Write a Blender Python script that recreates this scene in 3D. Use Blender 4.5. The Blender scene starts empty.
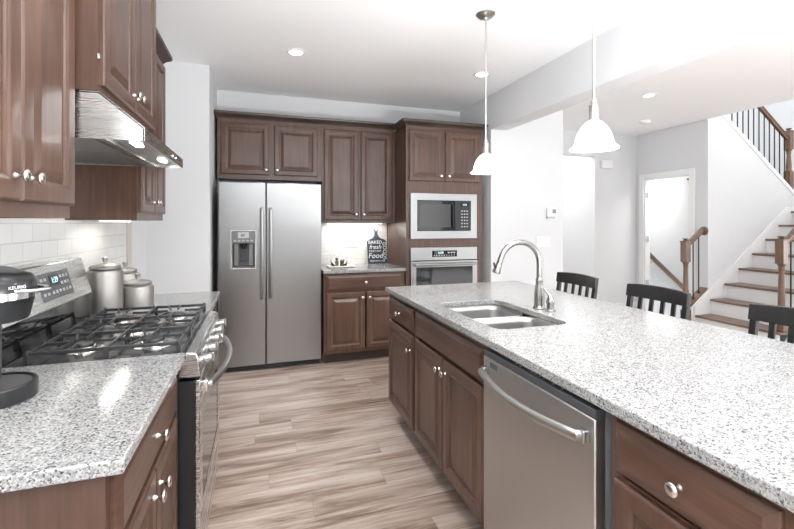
import bpy, bmesh, math, random
from mathutils import Vector, Matrix
random.seed(7)
S = bpy.context.scene
COL = S.collection
PI = math.pi
R = math.radians

# ------------------------------------------------------------------ camera, world, light, exposure
cd = bpy.data.cameras.new('camera')
cam = bpy.data.objects.new('camera', cd); COL.objects.link(cam)
cam.location = (0, 0, 1.37); cam.rotation_euler = (R(90), 0, R(-18.0))
cd.sensor_width = 36; cd.lens = 423/794*36; cd.shift_y = -41.5/794
cd.clip_start = 0.02
S.camera = cam
S.view_settings.view_transform = 'Standard'; S.view_settings.look = 'None'
S.view_settings.gamma = 1; S.view_settings.use_curve_mapping = False
S.view_settings.exposure = 1.1
W = bpy.data.worlds.new('sky'); S.world = W; W.use_nodes = True
W.node_tree.nodes['Background'].inputs[0].default_value = (0.95, 0.975, 1.0, 1)
W.node_tree.nodes['Background'].inputs[1].default_value = 1.0

def area(name, loc, target, sx, sy, power, color=(1, 1, 1), parent=None):
    l = bpy.data.lights.new(name, 'AREA'); l.shape = 'RECTANGLE'; l.size = sx; l.size_y = sy
    l.energy = power; l.color = color
    o = bpy.data.objects.new(name, l); COL.objects.link(o)
    o.location = loc
    d = Vector(target) - Vector(loc)
    o.rotation_euler = d.to_track_quat('-Z', 'Y').to_euler()
    if parent: o.parent = parent
    return o
# daylight from the windows behind the camera and on the dining side
area('daylight_rear', (3.3, -2.62, 1.3), (3.3, 0, 1.3), 2.9, 2.0, 5, (1, 0.99, 0.98))
area('daylight_dining', (7.2, -2.62, 1.3), (7.2, 0, 1.3), 2.5, 2.0, 22, (0.97, 0.985, 1))
area('daylight_side', (9.02, 0.3, 1.3), (5, 0.3, 1.3), 2.9, 2.0, 34, (0.97, 0.985, 1))
# added unseen fill low on the dining side, brightening walls and ceilings
area('dining_up_fill', (3.7, -1.0, .12), (3.7, -1.0, 3), 3.0, 2.4, 24, (.99, 0.99, 1))
# two added fills behind the camera, aimed up to brighten the kitchen ceiling
area('kitchen_up_fill', (1.35, -.35, .80), (1.35, -.35, 2.74), .8, .6, 95, (.97, 0.985, 1))
area('kitchen_up_fill_high', (.2, -1.2, 1.72), (.2, -1.2, 2.74), 1.2, 1.0, 50, (.97, 0.985, 1))
# added unseen fills that brighten the hall, lower stair and upper stair
area('hall_fill', (4.2, 5.85, 2.70), (4.2, 5.85, 0), .5, .5, 9, (1, .98, .95))
area('lower_stair_fill', (6.0, 4.66, 2.25), (6.3, 5.1, 0), .4, .4, 8, (1, .98, .95))
area('stairwell_fill', (7.2, 4.2, 5.15), (7.2, 4.2, 0), 1.6, 1.4, 5, (.97, .985, 1))

# ------------------------------------------------------------------ materials
def mat(name, color=(.8, .8, .8), rough=.5, metal=0.0, coat=0.0, spec=.5):
    m = bpy.data.materials.new(name); m.use_nodes = True
    b = m.node_tree.nodes['Principled BSDF']
    b.inputs['Base Color'].default_value = (*color, 1)
    b.inputs['Roughness'].default_value = rough
    b.inputs['Metallic'].default_value = metal
    b.inputs['Coat Weight'].default_value = coat
    b.inputs['Specular IOR Level'].default_value = spec
    return m
def nd(m, t, **kw):
    n = m.node_tree.nodes.new(t)
    for k, v in kw.items(): setattr(n, k, v)
    return n
def lk(m, a, ai, b, bi): m.node_tree.links.new(a.outputs[ai], b.inputs[bi])
def bsdf(m): return m.node_tree.nodes['Principled BSDF']
def ramp(m, stops):
    r = nd(m, 'ShaderNodeValToRGB'); e = r.color_ramp.elements
    while len(e) < len(stops): e.new(0.5)
    for i, (p, c) in enumerate(stops):
        e[i].position = p; e[i].color = (*c, 1) if len(c) == 3 else c
    return r
def coords(m, scale, rand=True, rot=(0, 0, 0)):
    tc = nd(m, 'ShaderNodeTexCoord'); mp = nd(m, 'ShaderNodeMapping')
    mp.inputs['Scale'].default_value = scale; mp.inputs['Rotation'].default_value = rot
    if rand:
        oi = nd(m, 'ShaderNodeObjectInfo'); mu = nd(m, 'ShaderNodeMath', operation='MULTIPLY'); mu.inputs[1].default_value = 37.0
        va = nd(m, 'ShaderNodeVectorMath', operation='ADD')
        lk(m, oi, 'Random', mu, 0); lk(m, tc, 'Object', va, 0); lk(m, mu, 0, va, 1); lk(m, va, 0, mp, 'Vector')
    else: lk(m, tc, 'Object', mp, 'Vector')
    return mp
def bump(m, src, out, strength, dist=.002):
    b = nd(m, 'ShaderNodeBump'); b.inputs['Strength'].default_value = strength; b.inputs['Distance'].default_value = dist
    lk(m, src, out, b, 'Height'); lk(m, b, 0, bsdf(m), 'Normal')

def wood(name, scale, c0, c1, c2, rough=.36, coat=.2):
    m = mat(name, c1, rough, 0, coat); bsdf(m).inputs['Coat Roughness'].default_value = .22
    mp = coords(m, scale)
    n = nd(m, 'ShaderNodeTexNoise'); n.inputs['Scale'].default_value = 1.0; n.inputs['Detail'].default_value = 6; n.inputs['Roughness'].default_value = .62
    lk(m, mp, 0, n, 'Vector')
    mp2 = coords(m, (3, 3, 3)); n2 = nd(m, 'ShaderNodeTexNoise'); n2.inputs['Scale'].default_value = 1.0; n2.inputs['Detail'].default_value = 3
    lk(m, mp2, 0, n2, 'Vector')
    mx = nd(m, 'ShaderNodeMath', operation='MULTIPLY_ADD'); mx.inputs[1].default_value = .45
    ml = nd(m, 'ShaderNodeMath', operation='MULTIPLY'); ml.inputs[1].default_value = .55
    lk(m, n, 'Fac', ml, 0); lk(m, n2, 'Fac', mx, 0); lk(m, ml, 0, mx, 2)
    r = ramp(m, [(.32, c0), (.5, c1), (.68, c2)])
    lk(m, mx, 0, r, 0); lk(m, r, 0, bsdf(m), 'Base Color')
    return m
C0, C1, C2 = (.056, .0275, .0175), (.092, .047, .0315), (.142, .079, .055)
WV = wood('stained_maple_upright', (45, 45, 3), C0, C1, C2)
WH = wood('stained_maple_level', (3, 45, 45), C0, C1, C2)
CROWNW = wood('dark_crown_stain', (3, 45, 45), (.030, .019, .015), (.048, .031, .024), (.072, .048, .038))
STAIRW = wood('oak_stair_stain', (4, 40, 40), (.10, .05, .03), (.17, .095, .06), (.25, .15, .10), .35, .2)
NEWELW = wood('oak_newel_stain', (30, 30, 3), (.10, .055, .034), (.17, .10, .065), (.25, .155, .105), .35, .2)
STOOLW = wood('espresso_stool', (40, 40, 4), (.006, .0055, .006), (.010, .0095, .010), (.017, .016, .016), .32, .4)

WALL = mat('wall_paint', (.725, .733, .742), .9, spec=.2)
CEIL = mat('ceiling_paint', (.93, .935, .94), .95, spec=.1)
TRIM = mat('trim_paint', (.86, .86, .86), .45)
PLATE = mat('switch_plate_white', (.86, .86, .85), .4)

def granite():
    m = mat('speckled_granite', (.7, .7, .7), .13, 0, .0)
    mp = coords(m, (1, 1, 1), False)
    v = nd(m, 'ShaderNodeTexVoronoi'); v.inputs['Scale'].default_value = 280
    n = nd(m, 'ShaderNodeTexNoise'); n.inputs['Scale'].default_value = 120; n.inputs['Detail'].default_value = 5; n.inputs['Roughness'].default_value = .7
    n2 = nd(m, 'ShaderNodeTexNoise'); n2.inputs['Scale'].default_value = 150; n2.inputs['Detail'].default_value = 3
    # warp the cells so the flecks are ragged
    wv = nd(m, 'ShaderNodeVectorMath', operation='MULTIPLY_ADD'); wv.inputs[1].default_value = (.005, .005, .005)
    lk(m, mp, 0, n2, 'Vector'); lk(m, n2, 'Color', wv, 0); lk(m, mp, 0, wv, 2); lk(m, wv, 0, v, 'Vector'); lk(m, mp, 0, n, 'Vector')
    hsv = nd(m, 'ShaderNodeSeparateColor'); lk(m, v, 'Color', hsv, 0)
    r1 = ramp(m, [(0, (.045, .045, .047)), (.10, (.12, .12, .122)), (.24, (.28, .28, .28)), (.46, (.38, .38, .375)), (.70, (.50, .50, .495)), (1, (.60, .60, .595))])
    lk(m, hsv, 0, r1, 0)
    r2 = ramp(m, [(.36, (.50, .49, .49)), (.47, (.94, .94, .935)), (.6, (1, 1, 1))])
    lk(m, n, 'Fac', r2, 0)
    mx = nd(m, 'ShaderNodeMix', data_type='RGBA', blend_type='MULTIPLY'); mx.inputs[0].default_value = .8
    r1.color_ramp.elements[5].color = (.47, .47, .466, 1); r1.color_ramp.elements[4].color = (.39, .39, .386, 1); r1.color_ramp.elements[3].color = (.30, .30, .297, 1)
    m.node_tree.links.new(r1.outputs[0], mx.inputs[6]); m.node_tree.links.new(r2.outputs[0], mx.inputs[7])
    m.node_tree.links.new(mx.outputs[2], bsdf(m).inputs['Base Color'])
    return m
GRAN = granite()

def steel(name, scale, col=(.39, .39, .387), rough=.30):
    m = mat(name, col, rough, 1.0)
    mp = coords(m, scale)
    n = nd(m, 'ShaderNodeTexNoise'); n.inputs['Scale'].default_value = 1; n.inputs['Detail'].default_value = 4
    lk(m, mp, 0, n, 'Vector')
    mr = nd(m, 'ShaderNodeMapRange'); mr.inputs['To Min'].default_value = rough-.035; mr.inputs['To Max'].default_value = rough+.035
    lk(m, n, 'Fac', mr, 'Value'); lk(m, mr, 0, bsdf(m), 'Roughness')
    return m
STEELH = steel('brushed_steel_level', (2, 2, 260))
STEELV = steel('brushed_steel_upright', (260, 260, 2))
STEELF = steel('brushed_steel_fridge', (2, 2, 260), (.37, .37, .367), .30)
STEELY = steel('brushed_steel_hood', (3, 3, 260), (.62, .62, .61), .27)
STEELD = steel('brushed_steel_dishwasher', (260, 260, 2), (.57, .57, .566), .36)
SINKM = steel('satin_steel_sink', (60, 60, 60), (.42, .415, .405), .30)
NICKEL = mat('satin_nickel', (.72, .70, .67), .22, 1.0)
FAUCETM = mat('brushed_nickel_faucet', (.36, .35, .335), .24, 1.0)
BLKGLASS = mat('black_glass', (.012, .012, .013), .06, 0, .4)
OVENGLASS = mat('oven_glass', (.03, .03, .032), .08, 0, .1)
BLKPL = mat('black_plastic', (.018, .019, .021), .28)
DKGREY = mat('dark_grey_enamel', (.06, .063, .068), .4)
IRON = mat('cast_iron', (.05, .051, .054), .34, .45)
BALM = mat('black_iron_baluster', (.02, .019, .019), .45, .4)
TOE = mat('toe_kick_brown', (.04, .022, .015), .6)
CHROME = mat('chrome', (.78, .78, .79), .10, 1.0)
NAVY = mat('navy_board', (.022, .032, .055), .55)
WHITEINK = mat('white_lettering', (.82, .83, .84), .6)
GREYBTN = mat('pale_grey_buttons', (.42, .43, .44), .5)
SCREEN = mat('dark_display', (.01, .012, .014), .12)
CERAM = steel('grey_ribbed_metal', (140, 140, 2), (.40, .385, .37), .48)
CREAM = mat('cream_ceramic', (.80, .77, .70), .35)
TAUPE = mat('taupe_ceramic', (.20, .165, .115), .5)
HUB = mat('brushed_canopy', (.55, .54, .52), .3, 1.0)
def emis(name, col, st):
    m = mat(name, col, .5)
    bsdf(m).inputs['Emission Color'].default_value = (*col, 1); bsdf(m).inputs['Emission Strength'].default_value = st
    return m
LENS = emis('lit_lens', (1, .98, .94), 6.0)
SHADE = emis('lit_frosted_glass', (1, .985, .955), 1.1)
STRIP = emis('lit_strip', (1, .95, .86), 4.0)
DIGIT = emis('lit_digits', (.45, .75, .85), .8)
GLASS = mat('clear_glass', (1, 1, 1), .02); bsdf(GLASS).inputs['Transmission Weight'].default_value = 1; bsdf(GLASS).inputs['IOR'].default_value = 1.3

def tile(name, u, bw, rh, mort, c_m, strength):
    m = mat(name, (.8, .8, .79), .16)
    tc = nd(m, 'ShaderNodeTexCoord'); sp = nd(m, 'ShaderNodeSeparateXYZ'); cb = nd(m, 'ShaderNodeCombineXYZ')
    lk(m, tc, 'Object', sp, 0); lk(m, sp, u, cb, 0); lk(m, sp, 2, cb, 1)
    b = nd(m, 'ShaderNodeTexBrick'); b.inputs['Scale'].default_value = 1; b.inputs['Brick Width'].default_value = bw; b.inputs['Row Height'].default_value = rh
    b.inputs['Mortar Size'].default_value = mort; b.inputs['Mortar Smooth'].default_value = .3
    b.inputs['Color1'].default_value = (.80, .795, .78, 1); b.inputs['Color2'].default_value = (.74, .735, .72, 1); b.inputs['Mortar'].default_value = (*c_m, 1)
    lk(m, cb, 0, b, 'Vector'); lk(m, b, 'Color', bsdf(m), 'Base Color')
    inv = nd(m, 'ShaderNodeMath', operation='SUBTRACT'); inv.inputs[0].default_value = 1; lk(m, b, 'Fac', inv, 1)
    bump(m, inv, 0, strength, .002)
    return m
TILEL = tile('white_subway_tile', 1, .152, .076, .0022, (.62, .61, .60), .5)
TILEB = tile('white_strip_tile', 0, .30, .042, .0018, (.60, .58, .55), .5)

def floor_mat():
    m = mat('greige_vinyl_plank', (.4, .33, .29), .34)
    tc = nd(m, 'ShaderNodeTexCoord')
    sy = nd(m, 'ShaderNodeSeparateXYZ'); lk(m, tc, 'Object', sy, 0)
    dv = nd(m, 'ShaderNodeMath', operation='DIVIDE'); dv.inputs[1].default_value = .152; lk(m, sy, 1, dv, 0)
    fl = nd(m, 'ShaderNodeMath', operation='FLOOR'); lk(m, dv, 0, fl, 0)
    wn = nd(m, 'ShaderNodeTexWhiteNoise', noise_dimensions='1D'); lk(m, fl, 0, wn, 'W')
    xo = nd(m, 'ShaderNodeMath', operation='MULTIPLY_ADD'); xo.inputs[1].default_value = 1.22; lk(m, wn, 'Value', xo, 0); lk(m, sy, 0, xo, 2)
    cv = nd(m, 'ShaderNodeCombineXYZ'); lk(m, xo, 0, cv, 0); lk(m, sy, 1, cv, 1)
    b = nd(m, 'ShaderNodeTexBrick'); b.inputs['Scale'].default_value = 1; b.inputs['Brick Width'].default_value = 1.22; b.inputs['Row Height'].default_value = .152
    b.inputs['Mortar Size'].default_value = .0009; b.offset = 0; b.inputs['Mortar Smooth'].default_value = .2
    b.inputs['Color1'].default_value = (0, 0, 0, 1); b.inputs['Color2'].default_value = (1, 1, 1, 1); b.inputs['Mortar'].default_value = (.5, .5, .5, 1); b.inputs['Bias'].default_value = 0
    lk(m, cv, 0, b, 'Vector')
    # a shift per plank, so the grain breaks at the joints
    sh = nd(m, 'ShaderNodeVectorMath', operation='MULTIPLY_ADD'); sh.inputs[1].default_value = (7, 3, 9)
    lk(m, b, 'Color', sh, 0); lk(m, tc, 'Object', sh, 2)
    mp = nd(m, 'ShaderNodeMapping'); mp.inputs['Scale'].default_value = (1.3, 13, 1); lk(m, sh, 0, mp, 'Vector')
    n = nd(m, 'ShaderNodeTexNoise'); n.inputs['Scale'].default_value = 1.0; n.inputs['Detail'].default_value = 8; n.inputs['Roughness'].default_value = .68; n.inputs['Distortion'].default_value = .6
    lk(m, mp, 0, n, 'Vector')
    mp2 = nd(m, 'ShaderNodeMapping'); mp2.inputs['Scale'].default_value = (2.5, 70, 1); lk(m, sh, 0, mp2, 'Vector')
    n2 = nd(m, 'ShaderNodeTexNoise'); n2.inputs['Scale'].default_value = 1.0; n2.inputs['Detail'].default_value = 4; lk(m, mp2, 0, n2, 'Vector')
    r = ramp(m, [(.28, (.12, .074, .055)), (.385, (.225, .155, .118)), (.47, (.345, .265, .217)), (.56, (.44, .36, .312)), (.70, (.54, .48, .445))])
    ad = nd(m, 'ShaderNodeMath', operation='MULTIPLY_ADD'); ad.inputs[1].default_value = .25
    sb = nd(m, 'ShaderNodeMath', operation='SUBTRACT'); sb.inputs[1].default_value = .125
    lk(m, n2, 'Fac', ad, 0); lk(m, n, 'Fac', ad, 2); lk(m, ad, 0, sb, 0)
    pl = nd(m, 'ShaderNodeMath', operation='MULTIPLY_ADD'); pl.inputs[1].default_value = .10
    sb2 = nd(m, 'ShaderNodeMath', operation='SUBTRACT'); sb2.inputs[1].default_value = .05
    spc = nd(m, 'ShaderNodeSeparateColor'); lk(m, b, 'Color', spc, 0)
    lk(m, spc, 0, pl, 0); lk(m, sb, 0, pl, 2); lk(m, pl, 0, sb2, 0); lk(m, sb2, 0, r, 0)
    mx = nd(m, 'ShaderNodeMix', data_type='RGBA', blend_type='MIX')
    m.node_tree.links.new(b.outputs['Fac'], mx.inputs[0]); m.node_tree.links.new(r.outputs[0], mx.inputs[6]); mx.inputs[7].default_value = (.20, .15, .125, 1)
    m.node_tree.links.new(mx.outputs[2], bsdf(m).inputs['Base Color'])
    bump(m, n2, 'Fac', .12, .001)
    return m
FLOOR = floor_mat()

# ------------------------------------------------------------------ mesh helpers
class MB:
    def __init__(s): s.bm = bmesh.new()
    def box(s, x0, y0, z0, x1, y1, z1):
        xs, ys, zs = sorted((x0, x1)), sorted((y0, y1)), sorted((z0, z1))
        v = [s.bm.verts.new((x, y, z)) for x in xs for y in ys for z in zs]
        for f in ((0, 1, 3, 2), (4, 6, 7, 5), (0, 4, 5, 1), (2, 3, 7, 6), (0, 2, 6, 4), (1, 5, 7, 3)):
            s.bm.faces.new([v[i] for i in f])
        return s
    def prism(s, pts, a, b, axis='Y'):
        def P(p, t):
            return {'Y': (p[0], t, p[1]), 'X': (t, p[0], p[1]), 'Z': (p[0], p[1], t)}[axis]
        A = [s.bm.verts.new(P(p, a)) for p in pts]; B = [s.bm.verts.new(P(p, b)) for p in pts]
        n = len(pts)
        s.bm.faces.new(A); s.bm.faces.new(B[::-1])
        for i in range(n): s.bm.faces.new((A[i], A[(i+1) % n], B[(i+1) % n], B[i]))
        return s
    def lathe(s, prof, c=(0, 0, 0), axis='Z', n=24, cap=True):
        rings = []
        for (r, h) in prof:
            ring = []
            for k in range(n):
                a = 2*PI*k/n; u, v = r*math.cos(a), r*math.sin(a)
                p = {'Z': (u, v, h), 'Y': (u, h, v), 'X': (h, u, v)}[axis]
                ring.append(s.bm.verts.new((c[0]+p[0], c[1]+p[1], c[2]+p[2])))
            rings.append(ring)
        for A, B in zip(rings, rings[1:]):
            for k in range(n): s.bm.faces.new((A[k], A[(k+1) % n], B[(k+1) % n], B[k]))
        if cap:
            s.bm.faces.new(rings[0][::-1]); s.bm.faces.new(rings[-1])
        return s
    def tube(s, pts, r, n=10, cap=True, flat=1.0):
        pts = [Vector(p) for p in pts]; rs = r if isinstance(r, (list, tuple)) else [r]*len(pts)
        rings = []; up = None
        for i, p in enumerate(pts):
            t = (pts[min(i+1, len(pts)-1)] - pts[max(i-1, 0)]).normalized()
            if up is None:
                up = Vector((0, 0, 1)) if abs(t.z) < .9 else Vector((0, 1, 0))
            sx = t.cross(up).normalized(); up2 = sx.cross(t).normalized(); up = up2
            rings.append([s.bm.verts.new(p + sx*math.cos(2*PI*k/n)*rs[i] + up2*math.sin(2*PI*k/n)*rs[i]*flat) for k in range(n)])
        for A, B in zip(rings, rings[1:]):
            for k in range(n): s.bm.faces.new((A[k], A[(k+1) % n], B[(k+1) % n], B[k]))
        if cap: s.bm.faces.new(rings[0][::-1]); s.bm.faces.new(rings[-1])
        return s
    def bar(s, a, b, w, h):
        """square bar from a to b, w across, h tall"""
        a, b = Vector(a), Vector(b); t = (b-a).normalized()
        up = Vector((0, 0, 1)) if abs(t.z) < .95 else Vector((0, 1, 0))
        sx = t.cross(up).normalized()*w/2; u = sx.cross(t).normalized()*h/2
        v = [s.bm.verts.new(q) for p in (a, b) for q in (p-sx-u, p+sx-u, p+sx+u, p-sx+u)]
        for f in ((0, 3, 2, 1), (4, 5, 6, 7), (0, 1, 5, 4), (1, 2, 6, 5), (2, 3, 7, 6), (3, 0, 4, 7)):
            s.bm.faces.new([v[i] for i in f])
        return s
    def plate(s, xs, zs, y0, y1, holes=(), axis='Y'):
        """a slab on a grid of lines with some cells left out: no seams"""
        xs, zs = sorted(xs), sorted(zs); nx, nz = len(xs)-1, len(zs)-1
        solid = lambda i, j: 0 <= i < nx and 0 <= j < nz and (i, j) not in holes
        V = {}
        def g(i, j, k):
            if (i, j, k) not in V:
                a, b, t = xs[i], zs[j], (y0, y1)[k]
                V[i, j, k] = s.bm.verts.new({'Y': (a, t, b), 'X': (t, a, b), 'Z': (a, b, t)}[axis])
            return V[i, j, k]
        for i in range(nx):
            for j in range(nz):
                if not solid(i, j): continue
                for k in (0, 1): s.bm.faces.new((g(i, j, k), g(i+1, j, k), g(i+1, j+1, k), g(i, j+1, k)))
                if not solid(i-1, j): s.bm.faces.new((g(i, j, 0), g(i, j+1, 0), g(i, j+1, 1), g(i, j, 1)))
                if not solid(i+1, j): s.bm.faces.new((g(i+1, j, 0), g(i+1, j+1, 0), g(i+1, j+1, 1), g(i+1, j, 1)))
                if not solid(i, j-1): s.bm.faces.new((g(i, j, 0), g(i+1, j, 0), g(i+1, j, 1), g(i, j, 1)))
                if not solid(i, j+1): s.bm.faces.new((g(i, j+1, 0), g(i+1, j+1, 0), g(i+1, j+1, 1), g(i, j+1, 1)))
        return s
    def loops(s, w, h, prof):
        """nested rectangles (inset, y) on a w x h face: a moulded panel"""
        rs = []
        for ins, y in prof:
            rs.append([s.bm.verts.new(p) for p in ((ins, y, ins), (w-ins, y, ins), (w-ins, y, h-ins), (ins, y, h-ins))])
        s.bm.faces.new(rs[0][::-1])
        for A, B in zip(rs, rs[1:]):
            for k in range(4): s.bm.faces.new((A[k], A[(k+1) % 4], B[(k+1) % 4], B[k]))
        s.bm.faces.new(rs[-1])
        return s
    def mesh(s, name, m, sharp=35):
        bmesh.ops.recalc_face_normals(s.bm, faces=s.bm.faces)
        me = bpy.data.meshes.new(name); s.bm.to_mesh(me); s.bm.free()
        me.materials.append(m)
        me.shade_smooth(); me.set_sharp_from_angle(angle=R(sharp))
        return me
    def obj(s, name, m, parent=None, loc=(0, 0, 0), rot=(0, 0, 0), bevel=0, seg=2, sharp=35):
        return link(s.mesh(name, m, sharp), name, parent, loc, rot, bevel, seg)
def link(me, name, parent=None, loc=(0, 0, 0), rot=(0, 0, 0), bevel=0, seg=2):
    o = bpy.data.objects.new(name, me); COL.objects.link(o)
    o.location = loc; o.rotation_euler = rot
    if parent: o.parent = parent
    if bevel:
        b = o.modifiers.new('bevel', 'BEVEL'); b.width = bevel; b.segments = seg; b.limit_method = 'ANGLE'; b.angle_limit = R(40)
    return o
def tag(o, label, cat, group=None):
    o['label'] = label; o['category'] = cat
    if group: o['group'] = group
    return o
def thing(name, label, cat, loc=(0, 0, 0), rz=0, group=None):
    o = bpy.data.objects.new(name, None); COL.objects.link(o); o.empty_display_size = .1
    o.location = loc; o.rotation_euler = (0, 0, rz)
    return tag(o, label, cat, group)
def struct(o): o['kind'] = 'structure'; return o
def text(s, size, m, name, parent=None, loc=(0, 0, 0), rot=(R(90), 0, 0), ext=.0004, shear=0, align='CENTER', sx=1.0, label=None):
    cu = bpy.data.curves.new(name, 'FONT'); cu.body = s; cu.size = size; cu.extrude = ext; cu.shear = shear
    cu.align_x = align; cu.align_y = 'CENTER'
    t = bpy.data.objects.new(name, cu); COL.objects.link(t)
    me = bpy.data.meshes.new_from_object(t.evaluated_get(bpy.context.evaluated_depsgraph_get()))
    bpy.data.objects.remove(t); me.materials.clear(); me.materials.append(m)
    o = link(me, name, parent, loc, rot); o.scale = (sx, 1, 1)
    return o
def buttons(parent, boxes, m=None):
    for b in boxes: MB().box(*b).obj('button', m or GREYBTN, parent)
def copy_tree(o, parent=None):
    c = o.copy(); COL.objects.link(c)
    if parent: c.parent = parent
    for ch in [q for q in bpy.data.objects if q.parent == o]: copy_tree(ch, c)
    return c
def lamp(name, kind, loc, power, parent=None, color=(1, .975, .945), size=.05, spot=None):
    l = bpy.data.lights.new(name, kind); l.energy = power; l.color = color; l.shadow_soft_size = size
    if spot: l.spot_size = R(spot); l.spot_blend = .8
    o = bpy.data.objects.new(name, l); COL.objects.link(o); o.location = loc
    if parent: o.parent = parent
    return o

# ------------------------------------------------------------------ the setting
CH = 2.74
struct(MB().box(-1.0, -2.6, -.1, 5.64, 6.4, 0).box(5.64, -2.6, -.1, 9.0, 4.05, 0).obj('floor', FLOOR))
struct(MB().box(-1.0, -2.6, CH, 5.62, 6.5, CH+.28).box(5.62, -2.6, CH, 9.0, 3.05, CH+.28).obj('ceiling', CEIL))
struct(MB().box(-1.0, -2.6, 0, -.90, 4.05, CH).obj('wall_left', WALL))
struct(MB().box(-1.0, 4.0, 0, -.415, 4.82, CH).obj('wall_beside_fridge', WALL))
struct(MB().box(-.415, 4.72, 0, 2.35, 4.82, CH).obj('wall_back', WALL))
struct(MB().box(2.35, 3.985, 0, 3.275, 5.27, CH).obj('wall_beside_oven', WALL))
struct(MB().box(2.35, -2.6, 2.37, 2.54, 3.985, CH).obj('wall_header', WALL))
struct(MB().plate((-1.0, 1.8, 4.8, 5.9, 8.5, 9.0), (0, .3, 2.3, CH), -2.7, -2.6, {(1, 1), (3, 1)}).obj('wall_rear', mat('rear_wall_darkened', (.36, .37, .38), .9, spec=.2)))  # unseen wall, its colour darkened to dim the reflection in the fridge
struct(MB().plate((-2.6, -1.2, 1.8, 3.05), (0, .3, 2.3, CH), 9.0, 9.1, {(1, 1)}, 'X').obj('wall_dining_side', WALL))
struct(MB().box(8.5, 3.05, -1.5, 9.1, 3.15, 5.2).obj('wall_stair_end', WALL))
# far dining wall with the hall opening, and the hall behind it
struct(MB().plate((3.275, 3.42, 4.835, 5.74), (0, 2.38, CH), 5.17, 5.27, {(1, 0)}).obj('wall_far', WALL))
struct(MB().box(3.0, 6.4, 0, 5.7, 6.5, CH).box(4.835, 5.27, 0, 4.935, 6.4, CH).obj('wall_hall', WALL))
# right wall with the doorway to the lower stairs
struct(MB().plate((4.05, 4.295, 5.025, 5.17), (0, 2.04, CH+.3), 5.64, 5.74, {(1, 0)}, 'X').obj('wall_right', WALL))
struct(MB().prism([(5.74, -1.5), (8.4, -1.5), (8.4, 1.52), (7.78, 1.52), (5.74, 2.974)], 4.05, 4.15).obj('wall_between_stairs', WALL))
struct(MB().box(5.74, 5.17, -1.5, 8.5, 5.27, 5.2).box(8.4, 3.0, -1.5, 8.5, 5.17, 5.2).obj('wall_stairwell', WALL))
struct(MB().box(5.5, 2.9, 5.2, 8.6, 5.3, 5.3).obj('ceiling_stairwell', CEIL))
def casing(n):
    m = MB()
    m.box(5.622, 4.215, 0, 5.64, 4.295, 2.12).box(5.622, 5.025, 0, 5.64, 5.105, 2.12).box(5.622, 4.295, 2.04, 5.64, 5.025, 2.12)
    m.box(5.64, 4.295, 0, 5.74, 4.312, 2.04).box(5.64, 5.008, 0, 5.74, 5.025, 2.04).box(5.64, 4.312, 2.023, 5.74, 5.008, 2.04)
    o = m.obj(n, TRIM, bevel=.003)
    for z in (.45, 1.12, 1.80):
        MB().box(5.66, 4.998, z-.045, 5.70, 5.010, z+.045).tube([(5.655, 4.998, z-.045), (5.655, 4.998, z+.045)], .006).obj('hinge', NICKEL, o)
    return struct(o)
casing('trim_1')
struct(MB().box(2.352, 3.970, 0, 3.29, 3.985, .13).box(3.275, 3.985, 0, 3.29, 5.17, .13).obj('baseboard_oven_side', TRIM))
struct(MB().box(4.835, 5.155, 0, 5.64, 5.17, .13).obj('baseboard_far', TRIM))
# backsplashes
struct(MB().box(-.90, .94, .90, -.892, 3.42, 1.42).obj('wall_tile_left', TILEL))
struct(MB().box(-.90, 3.42, .90, -.885, 3.53, 1.45).obj('trim_2', mat('tile_edge_beige', (.62, .57, .52), .35)))
struct(MB().box(.58, 4.712, .90, 1.405, 4.72, 1.40).obj('wall_tile_back', TILEB))

# ------------------------------------------------------------------ cabinets
DOORP = lambda fw: [(0, 0), (0, -.013), (.002, -.0165), (.007, -.0195), (.011, -.020), (fw-.014, -.020), (fw-.009, -.0185), (fw-.004, -.0155), (fw-.001, -.0145), (fw+.001, -.009), (fw+.009, -.008), (fw+.033, -.0165), (fw+.037, -.0175)]
DRAWP = [(0, 0), (0, -.0095), (.003, -.012), (.019, -.0185), (.023, -.020), (.027, -.020)]
_knob = [None]
def knob(parent, x, y, z):
    if _knob[0] is None:
        _knob[0] = MB().lathe([(.0085, 0), (.0085, -.002), (.0055, -.005), (.0052, -.013), (.008, -.017), (.0145, -.020), (.0162, -.0235), (.0150, -.027), (.0095, -.0295), (.002, -.0305)], axis='Y', n=20).mesh('knob', NICKEL, 50)
    return link(_knob[0], 'knob', parent, (x, y, z))
def door(parent, x0, x1, z0, z1, kx=None, kz=None, fw=.057, y=0):
    w, h = x1-x0, z1-z0
    o = MB().loops(w, h, DOORP(fw)).obj('door', WV, parent, (x0, y, z0), sharp=9)
    if kx is not None: knob(o, kx-x0, -.020, kz-z0)
    return o
def drawer(parent, x0, x1, z0, z1, ks=None, y=0, name='drawer'):
    o = MB().loops(x1-x0, z1-z0, DRAWP).obj(name, WH, parent, (x0, y, z0), sharp=9)
    for k in (ks if ks is not None else [(x1+x0)/2]): knob(o, k-x0, -.020, (z1-z0)/2)
    return o
def base_body(t, w, d, h=.882, toe=.105):
    m = MB()
    for xa in (0, w-.018): m.prism([(.019, toe), (.085, toe), (.085, 0), (d, 0), (d, h), (.019, h)], xa, xa+.018, 'X')
    m.box(.018, d-.012, toe, w-.018, d, h).box(.018, .019, toe, w-.018, d-.012, toe+.018)
    m.plate((0, .04, w-.04, w), (toe, toe+.04, .70, .72, h-.03, h), 0, .019, {(1, 1), (1, 3)})
    m.box(.04, .019, .62, w-.04, .03, .76)
    return m.obj('body', WV, t)
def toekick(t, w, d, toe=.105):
    return MB().box(.018, .075, 0, w-.018, .09, toe).obj('toe_kick', TOE, t)
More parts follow.
